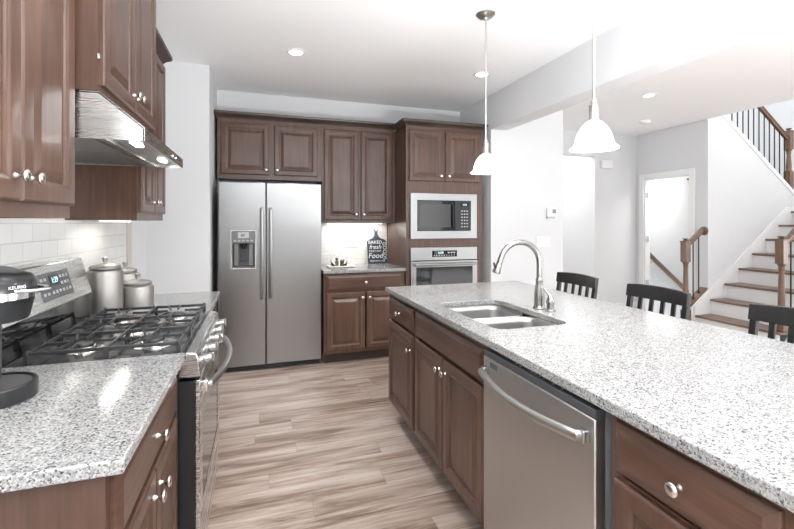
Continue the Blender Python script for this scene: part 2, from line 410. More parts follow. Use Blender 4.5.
def wall_body(t, w, d, z0, z1, y0=0):
    m = MB().box(0, .019, z0+.012, w, d, z1)
    m.plate((0, .03, w-.03, w), (z0, z0+.03, z1-.03, z1), 0, .019, set())
    m.box(0, .019, z0, .016, d, z0+.012).box(w-.016, .019, z0, w, d, z0+.012)
    return m.obj('body', WV, t)
CROWN = [(0, 0), (-.006, 0), (-.010, .010), (-.022, .022), (-.040, .034), (-.048, .044), (-.048, .062), (0, .062)]
def crown(t, w, d, z, left=True, right=True):
    """mitred moulding round the front and open ends"""
    m = MB()
    rings = []
    for p, q in CROWN:
        L = p if left else 0; Rr = -p if right else 0
        pts = []
        if left: pts.append((L, d, z+q))
        pts += [(L, p, z+q), (w+Rr, p, z+q)]
        if right: pts.append((w+Rr, d, z+q))
        rings.append([m.bm.verts.new(v) for v in pts])
    n = len(rings)
    for i in range(n):
        A, B = rings[i], rings[(i+1) % n]
        for k in range(len(A)-1):
            try: m.bm.faces.new((A[k], A[k+1], B[k+1], B[k]))
            except ValueError: pass
    return m.obj('crown_moulding', CROWNW, t, sharp=40)

# --- left wall, seen from the aisle facing -X (local front = +X, local x = +Y)
L90 = R(90)
t = thing('base_cabinet', 'brown base cabinet with one drawer over two doors between counter end and range', 'cabinet', (-.287, .965, 0), L90)
w = .675
base_body(t, w, .612); toekick(t, w, .612)
drawer(t, .02, w-.02, .715, .862)
door(t, .02, w/2-.002, .125, .70, w/2-.035, .640); door(t, w/2+.002, w-.02, .125, .70, w/2+.035, .640)
t = thing('base_cabinet', 'brown base cabinet past the range, under the counter with the canisters', 'cabinet', (-.287, 2.425, 0), L90)
w = .60
base_body(t, w, .612); toekick(t, w, .612)
drawer(t, .02, w-.02, .715, .862)
door(t, .02, w/2-.002, .125, .70, w/2-.035, .640); door(t, w/2+.002, w-.02, .125, .70, w/2+.035, .640)

t = thing('wall_cabinet', 'tall brown upper cabinet in the top left corner, left of the range hood', 'cabinet', (-.59, 1.0, 0), L90, 'upper cabinets on the left wall')
w = .645
wall_body(t, w, .309, 1.385, 2.40)
door(t, .012, .311, 1.425, 2.36, .276, 1.487, .062); door(t, .316, w-.008, 1.425, 2.36, .351, 1.487, .062)
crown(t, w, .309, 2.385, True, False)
t = thing('wall_cabinet', 'deeper brown upper cabinet mounted over the steel range hood', 'cabinet', (-.515, 1.652, 0), L90, 'upper cabinets on the left wall')
w = .766
wall_body(t, w, .384, 1.812, 2.62)
door(t, .012, w/2-.003, 1.835, 2.58, w/2-.030, 1.90, .062); door(t, w/2+.003, w-.012, 1.835, 2.58, w/2+.030, 1.90, .062)
for zz in (1.93, 2.5): MB().box(.004, -.006, zz-.009, .0115, 0, zz+.009).obj('hinge', NICKEL, t)
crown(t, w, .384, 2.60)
t = thing('wall_cabinet', 'brown upper cabinet with dark crown between the range hood and white wall', 'cabinet', (-.588, 2.430, 0), L90, 'upper cabinets on the left wall')
w = .60
wall_body(t, w, .311, 1.385, 2.40)
door(t, .03, w/2-.002, 1.425, 2.36, w/2-.03, 1.487); door(t, w/2+.002, w-.012, 1.425, 2.36, w/2+.03, 1.487)
crown(t, w, .311, 2.385)

# --- back wall
t = thing('wall_cabinet', 'short brown two-door cabinet above the refrigerator', 'cabinet', (-.386, 4.40, 0), 0, 'upper cabinets on the back wall')
w = .998
wall_body(t, w, .318, 1.80, 2.40)
door(t, .030, .476, 1.845, 2.345, .446, 1.895); door(t, .524, w-.045, 1.845, 2.345, .554, 1.895)
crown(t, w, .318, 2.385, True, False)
t = thing('wall_cabinet', 'tall brown two-door upper cabinet above the cutting board', 'cabinet', (.614, 4.40, 0), 0, 'upper cabinets on the back wall')
w = .794
wall_body(t, w, .318, 1.37, 2.40)
door(t, .018, w/2-.012, 1.40, 2.345, w/2-.042, 1.46); door(t, w/2+.012, w-.030, 1.40, 2.345, w/2+.042, 1.46)
crown(t, w, .318, 2.385, False, False)
t = thing('base_cabinet', 'brown base cabinet beside the refrigerator, under the cutting board', 'cabinet', (.585, 4.075, 0), 0)
w = .822
base_body(t, w, .63); toekick(t, w, .63)
drawer(t, .025, w-.03, .715, .86)
door(t, .025, w/2-.008, .135, .695, w/2-.035, .64); door(t, w/2+.008, w-.03, .135, .695, w/2+.035, .64)

# oven tower
t = thing('oven_cabinet', 'full-height brown cabinet holding the microwave and wall oven', 'cabinet', (1.410, 4.046, 0))
w = .868; d = .67
m = MB()
for xa in (0, w-.018): m.prism([(.019, .105), (.085, .105), (.085, 0), (d, 0), (d, 2.37), (.019, 2.37)], xa, xa+.018, 'X')
m.box(.018, d-.012, .105, w-.018, d, 2.37)
m.box(.018, .019, 2.35, w-.018, d-.012, 2.37).box(.018, .019, .105, w-.018, d-.012, .125)
m.box(.018, .019, 1.20, w-.018, d-.012, 1.215).box(.018, .019, 1.685, w-.018, d-.012, 1.70).box(.018, .019, .385, w-.018, d-.012, .398)
m.plate((0, .075, w-.075, w), (.105, .42, 1.09, 1.235, 1.645, 2.37), 0, .019, {(1, 1), (1, 3)})
m.obj('body', WV, t)
toekick(t, w, d)
door(t, .030, .405, 1.80, 2.325, .375, 1.855, .055); door(t, .433, w-.045, 1.80, 2.325, .463, 1.855, .055)
drawer(t, .03, w-.03, .13, .375)
crown(t, w, .30, 2.36, True, True)

# --- island (front faces -X: local x runs towards the camera)
I90 = R(-90); IX = .885
t = thing('island_cabinet', 'narrow drawer-over-door cabinet at the far end of the island', 'cabinet', (IX, 2.872, 0), I90, 'cabinets along the island front')
w = .522
base_body(t, w, .60); toekick(t, w, .60)
drawer(t, .012, w-.022, .712, .85); door(t, .012, w-.022, .128, .692, w-.058, .60)
t = thing('island_cabinet', 'wide island cabinet with plain front panel over two doors below the sink', 'cabinet', (IX, 2.348, 0), I90, 'cabinets along the island front')
w = .824
base_body(t, w, .60); toekick(t, w, .60)
drawer(t, .018, w-.012, .712, .85, ks=[], name='false_front')
door(t, .018, w/2-.002, .128, .692, w/2-.035, .632); door(t, w/2+.006, w-.012, .128, .692, w/2+.040, .632)
t = thing('island_cabinet', 'island drawer cabinet nearest the camera, past the dishwasher', 'cabinet', (IX, .886, 0), I90, 'cabinets along the island front')
w = .40
base_body(t, w, .60); toekick(t, w, .60)
drawer(t, .022, w-.015, .733, .86); door(t, .022, w-.015, .128, .714, w-.05, .65)
tag(MB().box(1.488, .486, 0, 1.506, 2.872, .882).obj('island_back_panel', WV), 'brown back panel of the island on the stool side', 'panel')

# ------------------------------------------------------------------ countertops
CT0, CT1 = .884, .914
tag(MB().box(-.892, .94, CT0, -.25, 1.648, CT1).obj('countertop', GRAN, bevel=.004), 'speckled granite countertop under the coffee maker, left of the range', 'countertop')
tag(MB().box(-.892, 2.421, CT0, -.25, 3.06, CT1).obj('countertop', GRAN, bevel=.004), 'speckled granite countertop under the three grey canisters', 'countertop')
tag(MB().box(.578, 4.04, CT0, 1.408, 4.712, CT1).obj('countertop', GRAN, bevel=.004), 'speckled granite countertop beside the refrigerator with cutting board on it', 'countertop')

def rrect(x0, y0, x1, y1, r, n=6):
    pts = []
    for cx, cy, a0 in ((x1-r, y1-r, 0), (x0+r, y1-r, 90), (x0+r, y0+r, 180), (x1-r, y0+r, 270)):
        for k in range(n+1):
            a = R(a0 + 90*k/n); pts.append((cx+r*math.cos(a), cy+r*math.sin(a)))
    return pts
SX0, SX1, SY0, SY1 = .965, 1.350, 1.585, 2.225
def island_top():
    m = MB(); X0, X1, Y0, Y1 = .85, 1.92, .44, 2.893
    n = 6; inner = rrect(SX0, SY0, SX1, SY1, .06, n)
    outer = []
    corners = ((X1, Y1), (X0, Y1), (X0, Y0), (X1, Y0))
    for q in range(4):
        cx, cy = corners[q]
        for k in range(n+1):
            ix, iy = inner[q*(n+1)+k]; f = k/n
            # slide along the two outer edges that meet at this corner
            if q == 0: p = (X1, iy+(Y1-iy)*min(1, f*2)) if f <= .5 else (ix+(X1-ix)*(2-2*f), Y1)
            elif q == 1: p = (ix+(X0-ix)*min(1, f*2), Y1) if f <= .5 else (X0, iy+(Y1-iy)*(2-2*f))
            elif q == 2: p = (X0, iy+(Y0-iy)*min(1, f*2)) if f <= .5 else (ix+(X0-ix)*(2-2*f), Y0)
            else: p = (ix+(X1-ix)*min(1, f*2), Y0) if f <= .5 else (X1, iy+(Y0-iy)*(2-2*f))
            outer.append(p)
    N = len(inner)
    V = lambda pts, z: [m.bm.verts.new((x, y, z)) for x, y in pts]
    it, ib, ot, ob = V(inner, CT1), V(inner, CT0), V(outer, CT1), V(outer, CT0)
    for k in range(N):
        j = (k+1) % N
        m.bm.faces.new((it[k], it[j], ot[j], ot[k])); m.bm.faces.new((ib[k], ob[k], ob[j], ib[j]))
        m.bm.faces.new((it[k], ib[k], ib[j], it[j])); m.bm.faces.new((ot[k], ot[j], ob[j], ob[k]))
    return m.obj('countertop', GRAN, bevel=.004)
tag(island_top(), 'large speckled granite island countertop around the double sink', 'countertop')

# ------------------------------------------------------------------ sink and faucet
t = thing('kitchen_sink', 'stainless double-bowl undermount sink set in the island', 'sink', ((SX0+SX1)/2, (SY0+SY1)/2, CT0))
def bowl(x0, y0, x1, y1, depth, ztop):
    m = MB()
    lv = [(0.0, ztop), (.004, ztop-.03), (.010, -depth+.05), (.022, -depth+.018), (.045, -depth)]
    rings = [[m.bm.verts.new((x, y, z)) for x, y in rrect(x0+i, y0+i, x1-i, y1-i, .06-i*.3)] for i, z in lv]
    for A, B in zip(rings, rings[1:]):
        N = len(A)
        for k in range(N): m.bm.faces.new((A[k], A[(k+1) % N], B[(k+1) % N], B[k]))
    m.bm.faces.new(rings[-1])
    o = m.obj('bowl', SINKM, t, sharp=60)
    sm = o.modifiers.new('thick', 'SOLIDIFY'); sm.thickness = .0015
    MB().lathe([(.042, -depth+.001), (.042, -depth+.004), (.034, -depth+.005), (.028, -depth+.002), (.006, -depth+.002), (.006, -depth+.006), (.001, -depth+.006)], ((x0+x1)/2, (y0+y1)/2, 0)).obj('drain', CHROME, o)
hx, hy = (SX1-SX0)/2, (SY1-SY0)/2
bowl(-hx+.001, .012, hx-.001, hy-.001, .19, -.001)
bowl(-hx+.001, -hy+.001, hx-.001, -.012, .19, -.001)
m = MB().box(-hx-.018, -hy-.018, -.0018, -hx+.001, hy+.018, -.0004).box(hx-.001, -hy-.018, -.0018, hx+.018, hy+.018, -.0004)
m.box(-hx, hy-.001, -.0018, hx, hy+.018, -.0004).box(-hx, -hy-.018, -.0018, hx, -hy+.001, -.0004)
m.obj('rim', SINKM, t)
MB().box(-hx+.03, -.0118, -.05, hx-.03, .0118, -.012).obj('divider', SINKM, t, bevel=.005)

t = thing('kitchen_faucet', 'brushed nickel gooseneck faucet standing behind the island sink', 'faucet', (1.418, 1.91, CT1))
MB().lathe([(.033, 0), (.033, .006), (.028, .012), (.0265, .02), (.0270, .05), (.025, .085), (.0205, .12), (.0175, .14), (.0185, .146), (.0185, .156), (.0155, .162), (.0135, .17)]).obj('body', FAUCETM, t)
pts = [(0, 0, .165), (0, 0, .2), (0, 0, .243)]
rad = .1185
for k in range(1, 15):
    a = R(180*k/14*.92); pts.append((-rad+rad*math.cos(a), 0,   .245+rad*math.sin(a)*.93))
MB().tube(pts, .0145, 14).obj('gooseneck', FAUCETM, t)
e = Vector(pts[-1]); dn = (Vector(pts[-1])-Vector(pts[-2])).normalized()
MB().tube([e-dn*.002, e+dn*.010, e+dn*.014, e+dn*.040, e+dn*.075, e+dn*.080], [.0135, .0155, .0145, .0165, .0215, .019], 16).obj('spray_head', FAUCETM, t)
MB().box(-.006, -.005, -.02, .004, .005, .02).obj('spray_button', BLKPL, t, tuple(e+dn*.045+Vector((-.019, 0, .004))), (0, R(-14), 0), .003)
t = thing('faucet_lever', 'small nickel lever handle beside the gooseneck faucet', 'faucet handle', (1.428, 1.832, CT1))
MB().lathe([(.026, 0), (.026, .006), (.019, .012), (.017, .03), (.020, .045), (.021, .052), (.017, .062), (.013, .075), (.009, .082), (.003, .085)]).obj('base', FAUCETM, t)
MB().tube([(0, 0, .070), (-.004, .018, .094), (-.008, .030, .104), (-.010, .040, .112)], [.008, .007, .0065, .007], 10).obj('lever', FAUCETM, t)

# ------------------------------------------------------------------ dishwasher
t = thing('dishwasher', 'stainless steel dishwasher built into the island', 'dishwasher', (.852, 1.503, 0), I90)
w = .592
MB().box(.004, .040, .10, w-.004, .60, .865).obj('tub', mat('tub_grey', (.22, .225, .235), .5), t)
m = MB()
zs = [.12, .30, .5, .7, .80, .842]
m.box(0, 0, .12, w, .036, .842)
m.obj('door', STEELD, t, bevel=.004)
MB().box(.001, .002, .8425, w-.001, .038, .868).obj('control_panel', DKGREY, t, bevel=.002)
for x in (.20, .225, .29, .31, .33, .352, .40, .44):
    MB().lathe([(.0045, .868), (.0045, .8692)], (x, .020, 0), n=12).obj('button', GREYBTN, t)
pts = [(.030, -.004, .790)]
for k in range(13):
    f = k/12; pts.append((.034+(w-.068)*f, -.030-.030*math.sin(PI*f), .790-.012*math.sin(PI*f)))
pts.append((w-.030, -.004, .790))
MB().tube(pts, .0125, 12, flat=1.25).obj('handle', STEELD, t)
for x in (.030, w-.030): MB().box(x-.013, -.022, .772, x+.013, .0, .808).obj('handle_mount', STEELV, t, bevel=.004)
m = MB()
for k in range(4): m.box(.052, -.0016, .812+k*.005, .105, .0, .8145+k*.005)
m.obj('vent', DKGREY, t)
MB().box(.006, .06, 0, w-.006, .075, .115).obj('toe_panel', DKGREY, t)

# ------------------------------------------------------------------ refrigerator
t = thing('refrigerator', 'stainless side-by-side refrigerator with a water dispenser', 'refrigerator', (-.352, 4.12, 0))
w = .922
MB().box(.004, .075, .06, w-.004, .59, 1.735).obj('body', DKGREY, t)
fx = .410
dx0, dx1, dz0, dz1 = .100, .325, .945, 1.305
m = MB().plate((0, dx0+.012, dx1-.012, fx-.004), (.055, dz0+.012, dz1-.004, 1.745), 0, .068, {(1, 1)})
m.obj('freezer_door', STEELF, t, bevel=.006)
MB().box(fx+.003, 0, .055, w, .068, 1.745).obj('fridge_door', STEELF, t, bevel=.006)
MB().box(fx-.004, .02, .06, fx+.003, .06, 1.74).obj('door_gasket', BLKPL, t)
# dispenser
f = MB().plate((dx0, dx0+.014, dx1-.014, dx1), (dz0, dz0+.014, 1.185, dz1), -.006, .002, {(1, 1)}).obj('dispenser', NICKEL, t, bevel=.002)
m = MB().box(dx0+.012, .062, dz0+.012, dx1-.012, .0665, 1.19).box(dx0+.012, .002, dz0+.012, dx0+.016, .062, 1.19).box(dx1-.016, .002, dz0+.012, dx1-.012, .062, 1.19).box(dx0+.016, .002, dz0+.012, dx1-.016, .062, dz0+.022)
m.obj('niche', mat('niche_grey', (.10, .10, .105), .3, .3), f)
MB().box(dx0+.010, -.010, 1.188, dx1-.010, -.005, dz1-.006).obj('control_panel', mat('panel_steel_grey', (.20, .20, .205), .3, .8), f, bevel=.002)
MB().box(dx0+.065, -.0115, 1.232, dx1-.065, -.0098, 1.285).obj('display', mat('display_grey', (.45, .45, .45), .3), f)
text('88°', .034, SCREEN, 'digits', f, ((dx0+dx1)/2, -.0125, 1.258))
for k in range(5): buttons(f, [(dx0+.028+k*.036, -.0115, 1.202, dx0+.050+k*.036, -.0098, 1.214)])
cx = (dx0+dx1)/2
MB().lathe([(.038, 1.185), (.036, 1.165), (.024, 1.15), (.020, 1.13)], (cx, .036, 0)).obj('spout', BLKPL, f)
MB().prism([(cx-.030, 1.13), (cx+.030, 1.13), (cx+.026, 1.02), (cx-.026, 1.02)], .046, .056).obj('paddle', DKGREY, f, bevel=.003)
for sx in (-1, 1): MB().box(cx+sx*.065-.018, .052, dz0+.03, cx+sx*.065+.018, .061, 1.18).obj('side_panel', mat('niche_light_grey', (.28, .28, .28), .3, .6), f, bevel=.003)
for x, s_ in ((fx-.038, -1), (fx+.040, 1)):
    pts = [(x, 0, 1.50)] + [(x, -.045-.014*math.sin(PI*k/10), 1.485-(1.485-.690)*k/10) for k in range(11)] + [(x, 0, .675)]
    MB().tube(pts, .0155, 12).obj('handle', STEELV, t)
MB().lathe([(.019, 0), (.019, -.002), (.016, -.003), (.001, -.003)], (w-.095, 0, 1.655), 'Y', 24).obj('badge', CHROME, t)
MB().box(.01, .035, .008, w-.01, .06, .052).obj('base_grille', BLKPL, t)
for x in (.06, w-.06): MB().lathe([(.02, 0), (.02, .06)], (x, .12, 0)).obj('foot', BLKPL, t)

# ------------------------------------------------------------------ microwave and wall oven
t = thing('microwave', 'built-in microwave with a wide steel trim frame above the wall oven', 'microwave', (1.452, 4.046, 0))
MB().box(.05, .024, 1.247, .700, .45, 1.635).obj('body', DKGREY, t)
MB().plate((0, .072, .680, .752), (1.207, 1.288, 1.602, 1.675), -.022, -.001, {(1, 1)}).obj('trim_frame', STEELH, t, bevel=.003)
f = MB().box(.074, -.014, 1.290, .495, .02, 1.600).obj('door', BLKGLASS, t, bevel=.002)
MB().plate((.10, .135, .42, .45), (1.325, 1.345, 1.545, 1.565), -.0155, -.0135).obj('window', mat('microwave_window', (.07, .07, .07), .15, 0, .0), f)
MB().tube([(.468, -.014, 1.57), (.468, -.034, 1.555), (.468, -.036, 1.45), (.468, -.034, 1.34), (.468, -.014, 1.325)], .009, 10).obj('handle', BLKPL, f)
f = MB().box(.500, -.013, 1.290, .678, .02, 1.600).obj('control_panel', BLKPL, t, bevel=.002)
MB().box(.565, -.0145, 1.545, .655, -.0125, 1.580).obj('display', SCREEN, f)
text('12:30', .022, DIGIT, 'digits', f, (.610, -.0150, 1.562))
for r_ in range(6):
    for c_ in range(3): buttons(f, [(.570+c_*.031, -.0145, 1.325+r_*.033, .588+c_*.031, -.0125, 1.338+r_*.033)])

t = thing('wall_oven', 'stainless built-in wall oven below the microwave', 'oven', (1.452, 4.046, 0))
MB().box(.06, .024, .44, .692, .55, 1.085).obj('body', DKGREY, t)
f = MB().box(0, -.024, .985, .752, -.001, 1.118).obj('control_panel', STEELH, t, bevel=.003)
MB().box(.235, -.0255, 1.020, .515, -.0235, 1.085).obj('display', BLKGLASS, f)
for c_ in range(9): buttons(f, [(.25+c_*.028, -.0265, 1.032, .265+c_*.028, -.0250, 1.040)])
for c_ in range(3): buttons(f, [(.41+c_*.032, -.0265, 1.055, .43+c_*.032, -.0250, 1.072)])
text('12:30', .028, DIGIT, 'digits', f, (.33, -.0262, 1.062))
f = MB().plate((0, .058, .694, .752), (.40, .50, .915, .978), -.030, -.001, {(1, 1)}).obj('door', STEELH, t, bevel=.003)
MB().box(.058, -.027, .50, .694, -.005, .915).obj('window', OVENGLASS, f)
MB().tube([(.035, -.068, .945), (.717, -.068, .945)], .013, 14).obj('handle', STEELH, f)
for x in (.06, .692): MB().tube([(x, -.03, .945), (x, -.068, .945)], .009, 10).obj('handle_mount', STEELH, f)

# ------------------------------------------------------------------ range
RW = .758
t = thing('gas_range', 'stainless gas range with black grates on the left wall', 'range', (-.245, 1.655, 0), L90)
MB().box(.002, .03, .08, RW-.002, .645, .885).obj('body', DKGREY, t)
MB().box(0, .0, .885, RW, .535, .912).obj('cooktop', mat('dark_cooktop', (.05, .05, .053), .16, .4), t, bevel=.004)
MB().box(.05, .10, 0, RW-.05, .60, .08).obj('base', BLKPL, t)
# raised cooktop rim in steel at the front, then the sloping knob panel
MB().prism([(.028, .914), (-.028, .906), (-.036, .893), (-.046, .820), (.028, .820)], 0, RW, 'X').obj('control_panel', STEELY, t, bevel=.004)
for k in range(5):
    x = .085 + k*.147
    kb = MB().lathe([(.023, .0), (.023, -.006), (.019, -.010), (.0175, -.030), (.015, -.034), (.002, -.034)], axis='Y', n=20).obj('control_knob', STEELV, t, (x, -.0405, .858), (R(-8), 0, 0))
    MB().box(-.0045, -.043, -.018, .0045, -.033, .018).obj('grip', STEELV, kb, bevel=.002)
d_ = MB().plate((.003, .085, RW-.085, RW-.003), (.225, .335, .640, .808), -.042, -.026, {(1, 1)}).obj('oven_door', STEELY, t, bevel=.003)
MB().box(.004, -.0255, .226, RW-.004, .028, .807).obj('door_core', BLKPL, d_)
MB().box(.085, -.040, .335, RW-.085, -.027, .640).obj('window', OVENGLASS, d_)
pts = [(.045, -.040, .770)] + [(.05+(RW-.10)*k/14, -.070-.045*math.sin(PI*k/14)**.8, .775) for k in range(15)] + [(RW-.045, -.040, .770)]
MB().tube(pts, .0135, 12).obj('handle', STEELV, d_)
for x in (.045, RW-.045): MB().box(x-.016, -.066, .752, x+.016, -.041, .796).obj('handle_mount', CHROME, d_, bevel=.004)
MB().box(.003, -.038, .085, RW-.003, .028, .215).obj('storage_drawer', STEELY, t, bevel=.004)
# backguard
MB().prism([(.536, .912), (.645, .912), (.645, 1.03), (.545, 1.03)], 0, RW, 'X').obj('backguard_base', BLKGLASS, t)
bg = MB().prism([(.527, 1.030), (.645, 1.030), (.645, 1.205), (.572, 1.205)], 0, RW, 'X').obj('backguard', STEELY, t, bevel=.006)
sl = math.atan2(.045, .175)
pn = MB().box(-.135, -.0025, -.055, .135, .0, .055).obj('control_display', mat('display_panel_grey', (.16, .16, .165), .25, .7), t, (.430, .5495, 1.1175), (-sl, 0, 0), .001)
MB().box(-.050, -.0036, -.002, .028, -.0022, .042).obj('clock', SCREEN, pn)
text('1:29', .032, DIGIT, 'digits', pn, (-.010, -.0042, .020))
for x in (-.115, -.085, .048, .078, .108):
    for z in (.030, .002, -.028): buttons(pn, [(x-.009, -.0034, z-.006, x+.009, -.0022, z+.006)])
for x in (-.045, -.015, .015): buttons(pn, [(x-.009, -.0034, -.034, x+.009, -.0022, -.022)])
# burners
for bx, by, br in ((.155, .135, .046), (.155, .36, .038), (.379, .25, .050), (.603, .135, .050), (.603, .36, .036)):
    b_ = MB().lathe([(br*1.7, .9118), (br*1.65, .914), (br*1.1, .917), (br*.98, .917), (br*.95, .926), (br*.7, .928)], (bx, by, 0), n=28).obj('burner', NICKEL, t)
    MB().lathe([(br*.80, .928), (br*.82, .932), (br*.75, .937), (.002, .938)], (bx, by, 0), n=28).obj('burner_cap', IRON, b_)
# three cast grates
ZG = .945
for gi in range(3):
    x0, x1 = .012+gi*.2463, .012+(gi+1)*.2463-.005
    y0, y1 = .028, .470
    m = MB()
    bw, bh = .0085, .012
    m.bar((x0, y0, ZG), (x0, y1, ZG), bw, bh).bar((x1, y0, ZG), (x1, y1, ZG), bw, bh)
    m.bar((x0, y0, ZG), (x1, y0, ZG), bw, bh).bar((x0, y1, ZG), (x1, y1, ZG), bw, bh)
    ym = (y0+y1)/2; xm = (x0+x1)/2
    m.bar((x0, ym, ZG), (x1, ym, ZG), bw*.9, bh)
    for cy in ((y0+ym)/2, (ym+y1)/2):
        for sx, xe in ((-1, x0), (1, x1)):
            m.bar((xe, cy, ZG), (xm+sx*.038, cy, ZG+.001), bw*.85, bh*.9)
            m.bar((xe, cy+.055, ZG), (xm+sx*.03, cy+.028, ZG+.001), bw*.75, bh*.8)
        m.bar((xm, cy-.122, ZG), (xm, cy-.036, ZG+.001), bw*.85, bh*.9)
        m.bar((xm, cy+.036, ZG+.001), (xm, cy+.122, ZG), bw*.85, bh*.9)
    for x in (x0, x1):
        for y in (y0, ym, y1): m.box(x-.007, y-.007, .9122, x+.007, y+.007, ZG)
    for y in (y0, y1):
        for x in (x0, xm, x1): m.lathe([(.008, ZG), (.007, ZG+.010), (.002, ZG+.012)], (x, y, 0), n=10)
    m.obj('grate', IRON, t, bevel=.002)

# ------------------------------------------------------------------ hood
t = thing('range_hood', 'stainless under-cabinet range hood above the gas range', 'range hood', (-.376, 1.654, 0), L90)
HW = .760
# local y: 0 = front lip, .524 = wall
m = MB()
m.prism([(0, 1.652), (0, 1.698), (.134, 1.810), (.522, 1.810), (.522, 1.652), (.516, 1.652), (.516, 1.804), (.136, 1.804), (.006, 1.695), (.006, 1.652)], .0, HW, 'X')
m.prism([(.002, 1.652), (.002, 1.697), (.134, 1.808), (.520, 1.808), (.520, 1.652)], 0, .006, 'X').prism([(.002, 1.652), (.002, 1.697), (.134, 1.808), (.520, 1.808), (.520, 1.652)], HW-.006, HW, 'X')
m.obj('hood_shell', STEELY, t)
m = MB().box(.006, .006, 1.668, HW-.006, .516, 1.672)
m.obj('underside_panel', steel('brushed_steel_under', (4, 160, 4), (.5, .5, .5), .35), t)
for x0 in (.02, .385):
    f = MB().plate((x0, x0+.015, x0+.34, x0+.355), (.17, .185, .485, .50), 1.660, 1.667, axis='Z').obj('grease_filter', mat('filter_mesh', (.33, .33, .33), .45, .9), t)
for y in (.13, .505): MB().box(.008, y-.007, 1.655, HW-.008, y+.007, 1.667).obj('cross_rib', STEELY, t)
for x in (.16, .60): MB().box(x-.045, .05, 1.662, x+.045, .075, 1.6678).obj('lamp_lens', LENS, t)
for x in (.50, .57): MB().lathe([(.008, 0), (.008, -.005), (.002, -.006)], (x, .0, 1.675), 'Y', 14).obj('push_button', CHROME, t)

# ------------------------------------------------------------------ things on the left counter
t = thing('coffee_maker', 'black single-serve coffee maker at the left edge of the counter', 'coffee maker', (-.655, 1.355, CT1), L90)
MB().lathe([(.088, 0), (.093, .004), (.093, .040), (.090, .044), (.085, .044), (.084, .038), (.002, .038)], n=40).obj('drip_tray', BLKPL, t)
MB().lathe([(.080, .0385), (.080, .0395), (.002, .0395)], n=40).obj('drip_plate', mat('drip_plate_grey', (.22, .22, .225), .3, .8), t)
MB().prism(rrect(-.080, .005, .080, .205, .03), 0, .300, 'Z').obj('column', DKGREY, t)
m = MB()
rings = []
for z, fr, wd in ((.205, .070, .078), (.212, .075, .082), (.262, .086, .090)):
    rings.append([m.bm.verts.new((wd*math.cos(R(a)), -fr*math.sin(R(a)) if a <= 180 else .18, z)) for a in list(range(0, 181, 12))] + [m.bm.verts.new((-wd, .2, z)), m.bm.verts.new((wd, .2, z))])
N = len(rings[0])
for A, B in zip(rings, rings[1:]):
    for k in range(N): m.bm.faces.new((A[k], A[(k+1) % N], B[(k+1) % N], B[k]))
m.bm.faces.new(rings[0][::-1]); m.bm.faces.new(rings[-1])
m.obj('brew_head', BLKPL, t, sharp=50)
def dome(name, levels, mt):
    m = MB(); rings = []
    for z, fr, wd, zf in levels:
        rings.append([m.bm.verts.new((wd*math.cos(R(a)), -fr*math.sin(R(a)), z+zf*math.sin(R(a)))) for a in range(0, 181, 12)] + [m.bm.verts.new((-wd, .2, z)), m.bm.verts.new((wd, .2, z))])
    N = len(rings[0])
    for A, B in zip(rings, rings[1:]):
        for k in range(N): m.bm.faces.new((A[k], A[(k+1) % N], B[(k+1) % N], B[k]))
    m.bm.faces.new(rings[0][::-1]); m.bm.faces.new(rings[-1])
    return m.obj(name, mt, t, sharp=50)
dome('silver_band', [(.262, .088, .091, 0), (.281, .088, .091, 0)], CHROME)
dome('lid', [(.281, .090, .093, 0), (.306, .092, .093, -.004), (.330, .080, .086, -.012), (.340, .05, .065, -.012), (.342, .01, .03, -.004)], BLKPL)
MB().tube([(-.05, -.07, .284), (-.03, -.105, .283), (0, -.120, .282), (.03, -.105, .283), (.05, -.07, .284)], .008, 10, flat=.7).obj('lid_handle', CHROME, t)
text('KEURIG', .0115, PLATE, 'brand_lettering', t, (-.052, -.0775, .294), (R(90), 0, R(-34)))

can = [None]
def canister(x, y, r, h, label):
    t = thing('canister', label, 'canister', (x, y, CT1), 0, 'grey lidded canisters')
    MB().lathe([(r*.95, 0), (r, .004), (r, h-.012), (r*.96, h-.004), (r*.86, h), (r*.80, h+.004)], n=40).obj('jar', CERAM, t, sharp=28)
    l = MB().lathe([(r*.74, h+.0045), (r*.86, h+.006), (r*.87, h+.016), (r*.80, h+.022), (r*.4, h+.031), (.012, h+.033)], n=40).obj('lid', CERAM, t, sharp=24)
    MB().lathe([(.008, h+.033), (.008, h+.042), (.014, h+.050), (.014, h+.062), (.010, h+.064)], n=16).obj('lid_knob', HUB, l, sharp=50)
canister(-.755, 2.530, .080, .217, 'tallest grey canister, nearest the range')
canister(-.740, 2.810, .072, .168, 'middle-sized grey canister behind the other two')
canister(-.634, 2.640, .078, .116, 'shortest grey canister, squat and in front')

# ------------------------------------------------------------------ back counter
t = thing('cutting_board', 'navy cutting-board sign with white lettering leaning on the tile', 'sign', (1.262, 4.575, CT1), 0)
t.rotation_euler = (R(-13), 0, 0)
bw2, bh2 = .112, .272
pts = [(-bw2+.012, 0), (bw2-.012, 0), (bw2, .012), (bw2, bh2-.018), (bw2-.010, bh2-.004), (.080, bh2+.008), (.048, bh2+.020), (.026, bh2+.042), (.019, bh2+.065), (.017, bh2+.095)]
for k in range(13):
    a = R(-50+280*k/12); pts.append((.026*math.cos(a), bh2+.120+.026*math.sin(a)))
pts += [(-x, z) for x, z in [(.017, bh2+.095), (.019, bh2+.065), (.026, bh2+.042), (.048, bh2+.020), (.080, bh2+.008), (bw2-.010, bh2-.004), (bw2, bh2-.018), (bw2, .012)]]
MB().prism(pts, 0, .014).obj('board', NAVY, t, bevel=.002)
MB().lathe([(.012, -.0012), (.012, .0002)], (0, 0, bh2+.120), 'Y', 20).obj('hanging_hole', mat('hole_pale', (.7, .69, .67), .6), t)
